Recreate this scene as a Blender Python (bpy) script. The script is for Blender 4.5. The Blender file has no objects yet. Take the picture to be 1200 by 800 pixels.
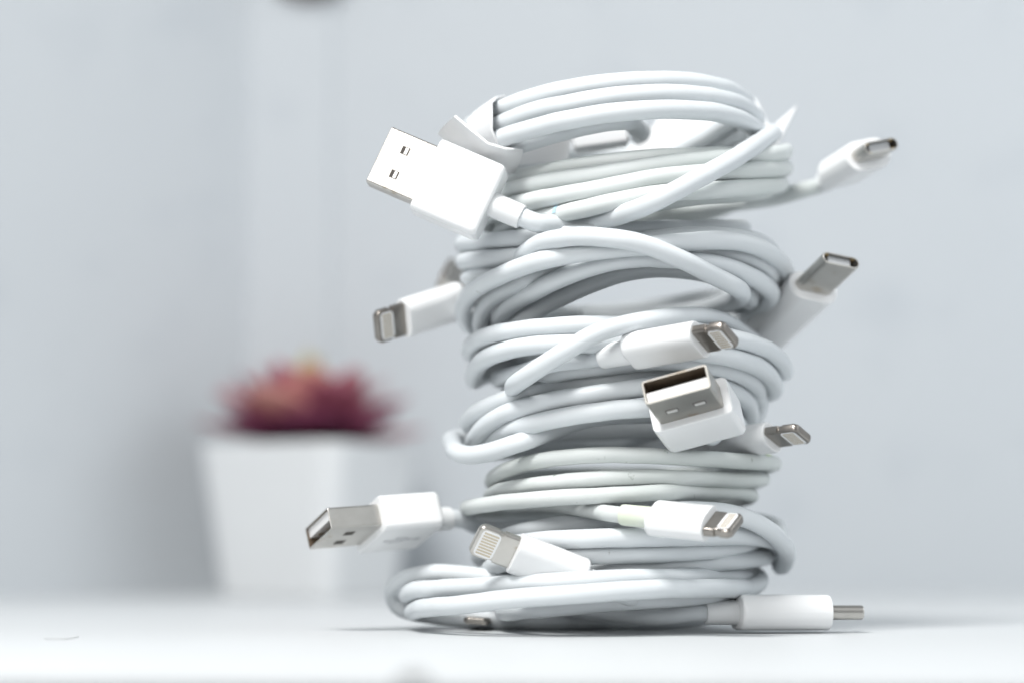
import bpy, bmesh, math, random
from mathutils import Vector, Matrix, Euler

S = 0.001                                   # everything below is measured in millimetres
C = bpy.context.scene.collection
scene = bpy.context.scene
random.seed(7)

# ------------------------------------------------------------------ camera
cam_d = bpy.data.cameras.new('camera')
cam = bpy.data.objects.new('camera', cam_d)
C.objects.link(cam)
cam.location = (-22.5 * S, -472 * S, 16 * S)
cam.rotation_euler = (math.radians(90) + math.atan(240 / 2833.333), 0, 0)
cam_d.lens, cam_d.sensor_width = 85, 36
cam_d.clip_start, cam_d.clip_end = 0.01, 20
cam_d.dof.use_dof = True
cam_d.dof.focus_distance = 441 * S
cam_d.dof.aperture_fstop = 7.2
scene.camera = cam

# ------------------------------------------------------------------ light
world = bpy.data.worlds.new('World')
scene.world = world
world.use_nodes = True
bg = world.node_tree.nodes['Background']
bg.inputs[0].default_value = (0.80, 0.88, 0.96, 1)
bg.inputs[1].default_value = 0.05

def area(name, loc, target, size, watts, col):
    d = bpy.data.lights.new(name, 'AREA')
    d.shape, d.size, d.energy, d.color = 'DISK', size, watts, col
    o = bpy.data.objects.new(name, d)
    C.objects.link(o)
    o.location = [v * S for v in loc]
    o.rotation_euler = (Vector(target) - Vector(loc)).to_track_quat('-Z', 'Y').to_euler()
    return o
area('key_lamp', (-190, -300, 560), (0, 0, 60), 0.20, 4.9, (1.0, 0.985, 0.965))
area('front_lamp', (-170, -560, 270), (10, 0, 60), 0.42, 1.7, (1.0, 0.99, 0.975))
area('overhead_fill', (0, -40, 1300), (0, 0, 0), 1.4, 0.6, (0.95, 0.98, 1.0))  # added soft overhead fill, gives upward metal faces something to reflect
area('right_wall_fill', (430, 40, 330), (320, 371, 170), 0.26, 0.6, (0.95, 0.98, 1.0))  # added fill that washes the right wall brighter
area('right_fill', (560, -110, 360), (-240, 260, 90), 0.95, 2.5, (0.94, 0.975, 1.0))  # added broad fill from the right to lift the left wall

scene.view_settings.view_transform = 'Standard'
scene.view_settings.look = 'None'
scene.view_settings.exposure = -0.06
scene.view_settings.gamma = 1.0
scene.view_settings.use_curve_mapping = False
scene.cycles.use_denoising = True
scene.cycles.max_bounces = 8
scene.cycles.diffuse_bounces = 2

# ------------------------------------------------------------------ materials
def mat(name, col, rough=0.5, metal=0.0, spec=0.5, sub=0.0):
    m = bpy.data.materials.new(name)
    m.use_nodes = True
    b = m.node_tree.nodes['Principled BSDF']
    b.inputs['Base Color'].default_value = (*col, 1)
    b.inputs['Roughness'].default_value = rough
    b.inputs['Metallic'].default_value = metal
    b.inputs['Specular IOR Level'].default_value = spec
    if sub:
        b.inputs['Subsurface Weight'].default_value = sub
        b.inputs['Subsurface Radius'].default_value = (0.6 * S, 0.6 * S, 0.6 * S)
        b.inputs['Subsurface Scale'].default_value = 1.0
    return m

def node(m, kind, **kw):
    n = m.node_tree.nodes.new(kind)
    for k, v in kw.items():
        if k.startswith('i_'):
            n.inputs[k[2:].replace('_', ' ')].default_value = v
        else:
            setattr(n, k, v)
    return n

def speckle(m, base, spot, scale, thr, soft=0.04, wide=None, wscale=40, rough_var=0.1, bump=0.0, bscale=900):
    """base colour with sparse small marks, slow tone drift, uneven gloss and fine relief"""
    nt = m.node_tree
    b = nt.nodes['Principled BSDF']
    tc = node(m, 'ShaderNodeTexCoord')
    n1 = node(m, 'ShaderNodeTexNoise', i_Scale=scale, i_Detail=4.0, i_Roughness=0.6)
    nt.links.new(tc.outputs['Object'], n1.inputs['Vector'])
    r1 = node(m, 'ShaderNodeMapRange', i_From_Min=thr, i_From_Max=thr + soft)
    nt.links.new(n1.outputs['Fac'], r1.inputs['Value'])
    n2 = node(m, 'ShaderNodeTexNoise', i_Scale=wscale, i_Detail=3.0)
    nt.links.new(tc.outputs['Object'], n2.inputs['Vector'])
    r2 = node(m, 'ShaderNodeMapRange', i_From_Min=0.4, i_From_Max=0.66)
    nt.links.new(n2.outputs['Fac'], r2.inputs['Value'])
    mixw = node(m, 'ShaderNodeMix', data_type='RGBA')
    mixw.inputs[6].default_value = (*base, 1)
    mixw.inputs[7].default_value = (*(wide or base), 1)
    nt.links.new(r2.outputs['Result'], mixw.inputs[0])
    mix = node(m, 'ShaderNodeMix', data_type='RGBA')
    nt.links.new(mixw.outputs[2], mix.inputs[6])
    mix.inputs[7].default_value = (*spot, 1)
    nt.links.new(r1.outputs['Result'], mix.inputs[0])
    nt.links.new(mix.outputs[2], b.inputs['Base Color'])
    rr = b.inputs['Roughness'].default_value
    r3 = node(m, 'ShaderNodeMapRange', i_To_Min=rr - rough_var, i_To_Max=rr + rough_var)
    nt.links.new(n2.outputs['Fac'], r3.inputs['Value'])
    nt.links.new(r3.outputs['Result'], b.inputs['Roughness'])
    if bump:
        n4 = node(m, 'ShaderNodeTexNoise', i_Scale=bscale, i_Detail=3.0)
        nt.links.new(tc.outputs['Object'], n4.inputs['Vector'])
        bp = node(m, 'ShaderNodeBump', i_Strength=bump, i_Distance=0.0001)
        nt.links.new(n4.outputs['Fac'], bp.inputs['Height'])
        nt.links.new(bp.outputs['Normal'], b.inputs['Normal'])

M = {}
M['cord'] = mat('white_rubber', (0.75, 0.775, 0.79), 0.42, 0, 0.42)
speckle(M['cord'], (0.675, 0.715, 0.74), (0.34, 0.35, 0.34), 330, 0.715, 0.05, (0.65, 0.69, 0.715), 45, 0.08, 0.12, 1600)
M['aged'] = mat('aged_rubber', (0.68, 0.72, 0.70), 0.55, 0, 0.35)
speckle(M['aged'], (0.64, 0.675, 0.67), (0.33, 0.37, 0.34), 300, 0.67, 0.07, (0.575, 0.615, 0.60), 60, 0.1, 0.3, 1400)
M['dull'] = mat('dull_rubber', (0.72, 0.77, 0.75), 0.5, 0, 0.4)
speckle(M['dull'], (0.665, 0.705, 0.705), (0.38, 0.42, 0.40), 300, 0.71, 0.05, (0.62, 0.665, 0.655), 50, 0.08, 0.15, 1600)
M['plastic'] = mat('white_plastic', (0.84, 0.85, 0.86), 0.27, 0, 0.5)
speckle(M['plastic'], (0.83, 0.845, 0.855), (0.5, 0.5, 0.48), 260, 0.78, 0.04, (0.82, 0.835, 0.845), 60, 0.01, 0.0, 2200)
M['relief'] = mat('relief_rubber', (0.79, 0.81, 0.82), 0.45, 0, 0.4)
M['relief_green'] = mat('yellowed_rubber', (0.70, 0.75, 0.66), 0.5, 0, 0.4)
speckle(M['relief_green'], (0.71, 0.76, 0.68), (0.42, 0.36, 0.16), 260, 0.70, 0.04, (0.66, 0.73, 0.58), 90, 0.08, 0.1, 1500)
M['metal'] = mat('nickel', (0.62, 0.60, 0.565), 0.34, 1.0)
speckle(M['metal'], (0.56, 0.545, 0.515), (0.40, 0.35, 0.28), 240, 0.63, 0.12, (0.50, 0.485, 0.455), 160, 0.07, 0.012, 2600)
M['metal_dark'] = mat('deep_dimmed_nickel', (0.34, 0.325, 0.30), 0.34, 1.0)  # nickel darkened in colour to stand in for weaker reflections
speckle(M['metal_dark'], (0.33, 0.31, 0.285), (0.2, 0.17, 0.13), 240, 0.62, 0.12, (0.27, 0.25, 0.23), 160, 0.07, 0.012, 2600)
M['tab'] = mat('bright_tab', (0.82, 0.81, 0.79), 0.4, 0.8)  # paler nickel carries the tabs' bright reflection in its colour
M['metal_mid'] = mat('dimmed_nickel', (0.40, 0.385, 0.355), 0.3, 1.0)  # front plug's nickel, dimmer reflection put into the colour
speckle(M['metal_mid'], (0.40, 0.39, 0.36), (0.30, 0.25, 0.19), 240, 0.60, 0.12, (0.34, 0.325, 0.30), 160, 0.07, 0.012, 2600)
M['inside'] = mat('brown_shadowed_steel', (0.16, 0.12, 0.085), 0.6, 0.6)  # shade inside the open shell put into a darker colour
M['hole_shade'] = mat('painted_hole', (0.05, 0.042, 0.035), 0.6)  # near-black colour stands in for the shade in the shell openings
M['tongue'] = mat('tongue_white', (0.78, 0.78, 0.78), 0.4)
M['inset'] = mat('contact_bed', (0.84, 0.85, 0.86), 0.35)
M['core'] = mat('grey_core', (0.42, 0.44, 0.46), 0.5)
M['gold'] = mat('worn_gold', (0.55, 0.43, 0.24), 0.35, 1.0)
M['pin_grey'] = mat('pin_gold', (0.55, 0.48, 0.36), 0.4, 0.6)
M['mark'] = mat('grey_print', (0.42, 0.44, 0.46), 0.5)
M['paper'] = mat('white_card', (0.84, 0.85, 0.86), 0.6, 0, 0.3)
speckle(M['paper'], (0.84, 0.85, 0.86), (0.7, 0.71, 0.72), 200, 0.75, 0.1, (0.82, 0.835, 0.85), 60, 0.05, 0.15, 1800)
M['blue'] = mat('blue_print', (0.45, 0.66, 0.78), 0.5)
M['green'] = mat('green_stain', (0.60, 0.72, 0.44), 0.5)
M['olive'] = mat('olive_ring', (0.42, 0.42, 0.32), 0.5)
M['table'] = mat('table_white', (0.84, 0.855, 0.865), 0.42, 0, 0.4)
speckle(M['table'], (0.62, 0.645, 0.66), (0.55, 0.57, 0.58), 90, 0.68, 0.1, (0.62, 0.645, 0.66), 14, 0.07, 0.22, 700)
M['edge'] = mat('table_front_shade_grey', (0.16, 0.17, 0.18), 0.5)  # dark colour stands in for shade on the table front
M['wall'] = mat('wall_paint', (0.74, 0.77, 0.80), 0.75, 0, 0.25)
speckle(M['wall'], (0.52, 0.553, 0.582), (0.465, 0.50, 0.535), 25, 0.55, 0.2, (0.505, 0.538, 0.568), 5, 0.05, 0.2, 250)
M['pot'] = mat('white_glaze', (0.86, 0.87, 0.88), 0.12, 0, 0.5)
speckle(M['pot'], (0.68, 0.70, 0.715), (0.64, 0.66, 0.675), 60, 0.7, 0.1, (0.665, 0.685, 0.70), 25, 0.04)
M['soil'] = mat('dark_soil', (0.035, 0.026, 0.02), 0.95)
speckle(M['soil'], (0.035, 0.026, 0.02), (0.10, 0.08, 0.06), 300, 0.6, 0.1, (0.05, 0.035, 0.025), 90, 0.02, 0.8, 300)
M['bowl'] = mat('dark_brown_ceramic', (0.10, 0.075, 0.065), 0.4)
M['lint'] = mat('grey_lint', (0.42, 0.42, 0.42), 0.8)
M['crumb'] = mat('grey_crumb', (0.22, 0.22, 0.22), 0.8)

def leaf_mat(name, base, tip):
    m = mat(name, base, 0.45, 0, 0.4)
    nt = m.node_tree
    tc = node(m, 'ShaderNodeTexCoord')
    sx = node(m, 'ShaderNodeSeparateXYZ')
    nt.links.new(tc.outputs['Object'], sx.inputs[0])
    r = node(m, 'ShaderNodeMapRange', i_From_Min=10 * S, i_From_Max=32 * S)
    nt.links.new(sx.outputs['X'], r.inputs['Value'])
    n = node(m, 'ShaderNodeTexNoise', i_Scale=120.0, i_Detail=3.0)
    nt.links.new(tc.outputs['Object'], n.inputs['Vector'])
    ad = node(m, 'ShaderNodeMath', operation='MULTIPLY_ADD')
    ad.inputs[1].default_value = 0.5
    nt.links.new(n.outputs['Fac'], ad.inputs[0])
    sb = node(m, 'ShaderNodeMath', operation='SUBTRACT')
    nt.links.new(r.outputs['Result'], sb.inputs[0]); sb.inputs[1].default_value = 0.25
    nt.links.new(sb.outputs[0], ad.inputs[2])
    mx = node(m, 'ShaderNodeMix', data_type='RGBA')
    mx.inputs[6].default_value = (*base, 1); mx.inputs[7].default_value = (*tip, 1)
    nt.links.new(ad.outputs[0], mx.inputs[0])
    nt.links.new(mx.outputs[2], nt.nodes['Principled BSDF'].inputs['Base Color'])
    return m
M['leaf_maroon'] = leaf_mat('leaf_maroon', (0.22, 0.05, 0.10), (0.34, 0.10, 0.14))
M['leaf_rose'] = leaf_mat('leaf_rose', (0.33, 0.09, 0.15), (0.46, 0.18, 0.20))
M['leaf_pink'] = leaf_mat('leaf_pink', (0.44, 0.14, 0.18), (0.62, 0.30, 0.25))
M['leaf_green'] = leaf_mat('leaf_green', (0.34, 0.40, 0.14), (0.46, 0.38, 0.22))
M['leaf_plum'] = leaf_mat('leaf_plum', (0.12, 0.022, 0.07), (0.22, 0.045, 0.10))

# ------------------------------------------------------------------ mesh helpers (mm in, metres out)
def link(name, bm, m, parent=None, smooth=True, origin=None, rot=None, autosharp=None):
    """one mesh object; origin/rot: its own place in the world, vertices are given in that local frame"""
    bmesh.ops.recalc_face_normals(bm, faces=bm.faces)
    for v in bm.verts:
        v.co *= S
    me = bpy.data.meshes.new(name)
    for f in bm.faces:
        f.smooth = smooth
    if autosharp is not None:
        for e in bm.edges:
            if len(e.link_faces) == 2 and e.calc_face_angle(0) > math.radians(autosharp):
                e.smooth = False
    bm.to_mesh(me); bm.free()
    me.materials.append(m)
    o = bpy.data.objects.new(name, me)
    C.objects.link(o)
    if autosharp is not None and len(me.vertices) < 1500:   # keep the flats flat beside the rounded edges
        wn = o.modifiers.new('weighted_normals', 'WEIGHTED_NORMAL')
        wn.keep_sharp = True
        wn.weight = 100
    mw = Matrix.Identity(4)
    if rot is not None: mw = rot.to_4x4()
    if origin is not None: mw.translation = Vector(origin) * S
    if parent is not None:
        o.parent = parent
        o.matrix_local = world_of(parent).inverted() @ mw
    else:
        o.matrix_local = mw
    WM[o.name] = mw
    return o
WM = {}
def world_of(o): return WM[o.name]

def thing(name, label, cat, loc, group=None):
    o = bpy.data.objects.new(name, None)
    C.objects.link(o)
    o.empty_display_size = 0.01
    o.location = Vector(loc) * S
    WM[o.name] = Matrix.Translation(Vector(loc) * S)
    o['label'], o['category'] = label, cat
    if group: o['group'] = group
    return o
def tag(o, label, cat, group=None):
    o['label'], o['category'] = label, cat
    if group: o['group'] = group
    return o

def rring(x, w, h, r, n=5, dy=0.0, dz=0.0):
    """rounded rectangle in the plane at x"""
    r = min(r, w / 2 - 1e-4, h / 2 - 1e-4)
    pts = []
    for cx, cz, a0 in ((w / 2 - r, h / 2 - r, 0), (-w / 2 + r, h / 2 - r, 90), (-w / 2 + r, -h / 2 + r, 180), (w / 2 - r, -h / 2 + r, 270)):
        for k in range(n):
            a = math.radians(a0 + 90 * k / (n - 1))
            pts.append(Vector((x, cx + r * math.cos(a) + dy, cz + r * math.sin(a) + dz)))
    return pts
def loft(bm, rings, cap0=True, cap1=True):
    vs = [[bm.verts.new(p) for p in r] for r in rings]
    for a, b in zip(vs, vs[1:]):
        n = len(a)
        for i in range(n):
            bm.faces.new((a[i], a[(i + 1) % n], b[(i + 1) % n], b[i]))
    if cap0: bm.faces.new(vs[0][::-1])
    if cap1: bm.faces.new(vs[-1])
    return bm
def box(bm, x0, x1, y0, y1, z0, z1):
    vs = [bm.verts.new((x, y, z)) for x in (x0, x1) for y in (y0, y1) for z in (z0, z1)]
    for f in ((0, 1, 3, 2), (4, 6, 7, 5), (0, 4, 5, 1), (2, 3, 7, 6), (0, 2, 6, 4), (1, 5, 7, 3)):
        bm.faces.new([vs[i] for i in f])
    return bm
def resample(P, sub=2):
    P = [Vector(p) for p in P]
    out = []
    for i in range(len(P) - 1):
        p0 = P[max(i - 1, 0)]; p1 = P[i]; p2 = P[i + 1]; p3 = P[min(i + 2, len(P) - 1)]
        for k in range(sub):
            t = k / sub
            out.append(0.5 * (2 * p1 + (p2 - p0) * t + (2 * p0 - 5 * p1 + 4 * p2 - p3) * t * t + (3 * p1 - p0 - 3 * p2 + p3) * t ** 3))
    out.append(P[-1])
    return out
def tube(bm, P, r, n=14, cap=True):
    rad = r if callable(r) else (lambda t: r)
    T0 = (P[1] - P[0]).normalized()
    up = Vector((0, 0, 1)) if abs(T0.z) < 0.9 else Vector((1, 0, 0))
    N = (up - T0 * up.dot(T0)).normalized()
    rings = []
    for i, p in enumerate(P):
        t = (P[min(i + 1, len(P) - 1)] - P[max(i - 1, 0)]).normalized()
        N = (N - t * N.dot(t)).normalized()
        B = t.cross(N)
        rr = rad(i / (len(P) - 1))
        rings.append([p + (N * math.cos(2 * math.pi * k / n) + B * math.sin(2 * math.pi * k / n)) * rr for k in range(n)])
    return loft(bm, rings, cap, cap)
def sheet(bm, pts, thick):
    """a piece of card: a grid of rows of points given a real thickness"""
    rows, cols = len(pts), len(pts[0])
    def nrm(i, j):
        a = Vector(pts[min(i + 1, rows - 1)][j]) - Vector(pts[max(i - 1, 0)][j])
        b = Vector(pts[i][min(j + 1, cols - 1)]) - Vector(pts[i][max(j - 1, 0)])
        return a.cross(b).normalized()
    top = [[bm.verts.new(Vector(pts[i][j]) + nrm(i, j) * thick / 2) for j in range(cols)] for i in range(rows)]
    bot = [[bm.verts.new(Vector(pts[i][j]) - nrm(i, j) * thick / 2) for j in range(cols)] for i in range(rows)]
    for i in range(rows - 1):
        for j in range(cols - 1):
            bm.faces.new((top[i][j], top[i + 1][j], top[i + 1][j + 1], top[i][j + 1]))
            bm.faces.new((bot[i][j], bot[i][j + 1], bot[i + 1][j + 1], bot[i + 1][j]))
    for i in range(rows - 1):
        bm.faces.new((top[i][0], bot[i][0], bot[i + 1][0], top[i + 1][0]))
        bm.faces.new((top[i][-1], top[i + 1][-1], bot[i + 1][-1], bot[i][-1]))
    for j in range(cols - 1):
        bm.faces.new((top[0][j], top[0][j + 1], bot[0][j + 1], bot[0][j]))
        bm.faces.new((top[-1][j], bot[-1][j], bot[-1][j + 1], top[-1][j + 1]))
    return bm

# ------------------------------------------------------------------ the setting
def plate(name, m, pts_bottom, z0, z1, kind='structure'):
    bm = bmesh.new()
    a = [bm.verts.new((x, y, z0)) for x, y in pts_bottom]
    b = [bm.verts.new((x, y, z1)) for x, y in pts_bottom]
    n = len(a)
    bm.faces.new(a[::-1]); bm.faces.new(b)
    for i in range(n):
        bm.faces.new((a[i], a[(i + 1) % n], b[(i + 1) % n], b[i]))
    o = link(name, bm, m, smooth=False)
    o['kind'] = kind
    return o
table = plate('table_top', M['table'], [(-900, -72), (-83, -186), (160, -220), (900, -323), (900, 364.8), (-900, 364.8)], -18, 0)
bm = bmesh.new()
A, B = Vector((-900, -72, 0)), Vector((900, -323, 0))
n_ = Vector((A.y - B.y, B.x - A.x, 0)).normalized() * -1.2
vs = [bm.verts.new(p + Vector((0, 0, z))) for z in (-18, -0.6) for p in (A, B, B + n_, A + n_)]
for f in ((0, 1, 2, 3), (4, 5, 6, 7), (0, 1, 5, 4), (1, 2, 6, 5), (2, 3, 7, 6), (3, 0, 4, 7)):
    bm.faces.new([vs[i] for i in f])
link('table_front_shade', bm, M['edge'], smooth=False)['kind'] = 'structure'  # added strip that paints the table front as shaded
# wall: the left face comes forward from an inside corner, then a shallow pier, then the main face a step further back
wall = plate('wall', M['wall'], [(-520, -20), (-114, 360), (-85.5, 363), (-84, 365), (900, 365), (900, 420), (-560, 420), (-560, -20)], -60, 700)

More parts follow.
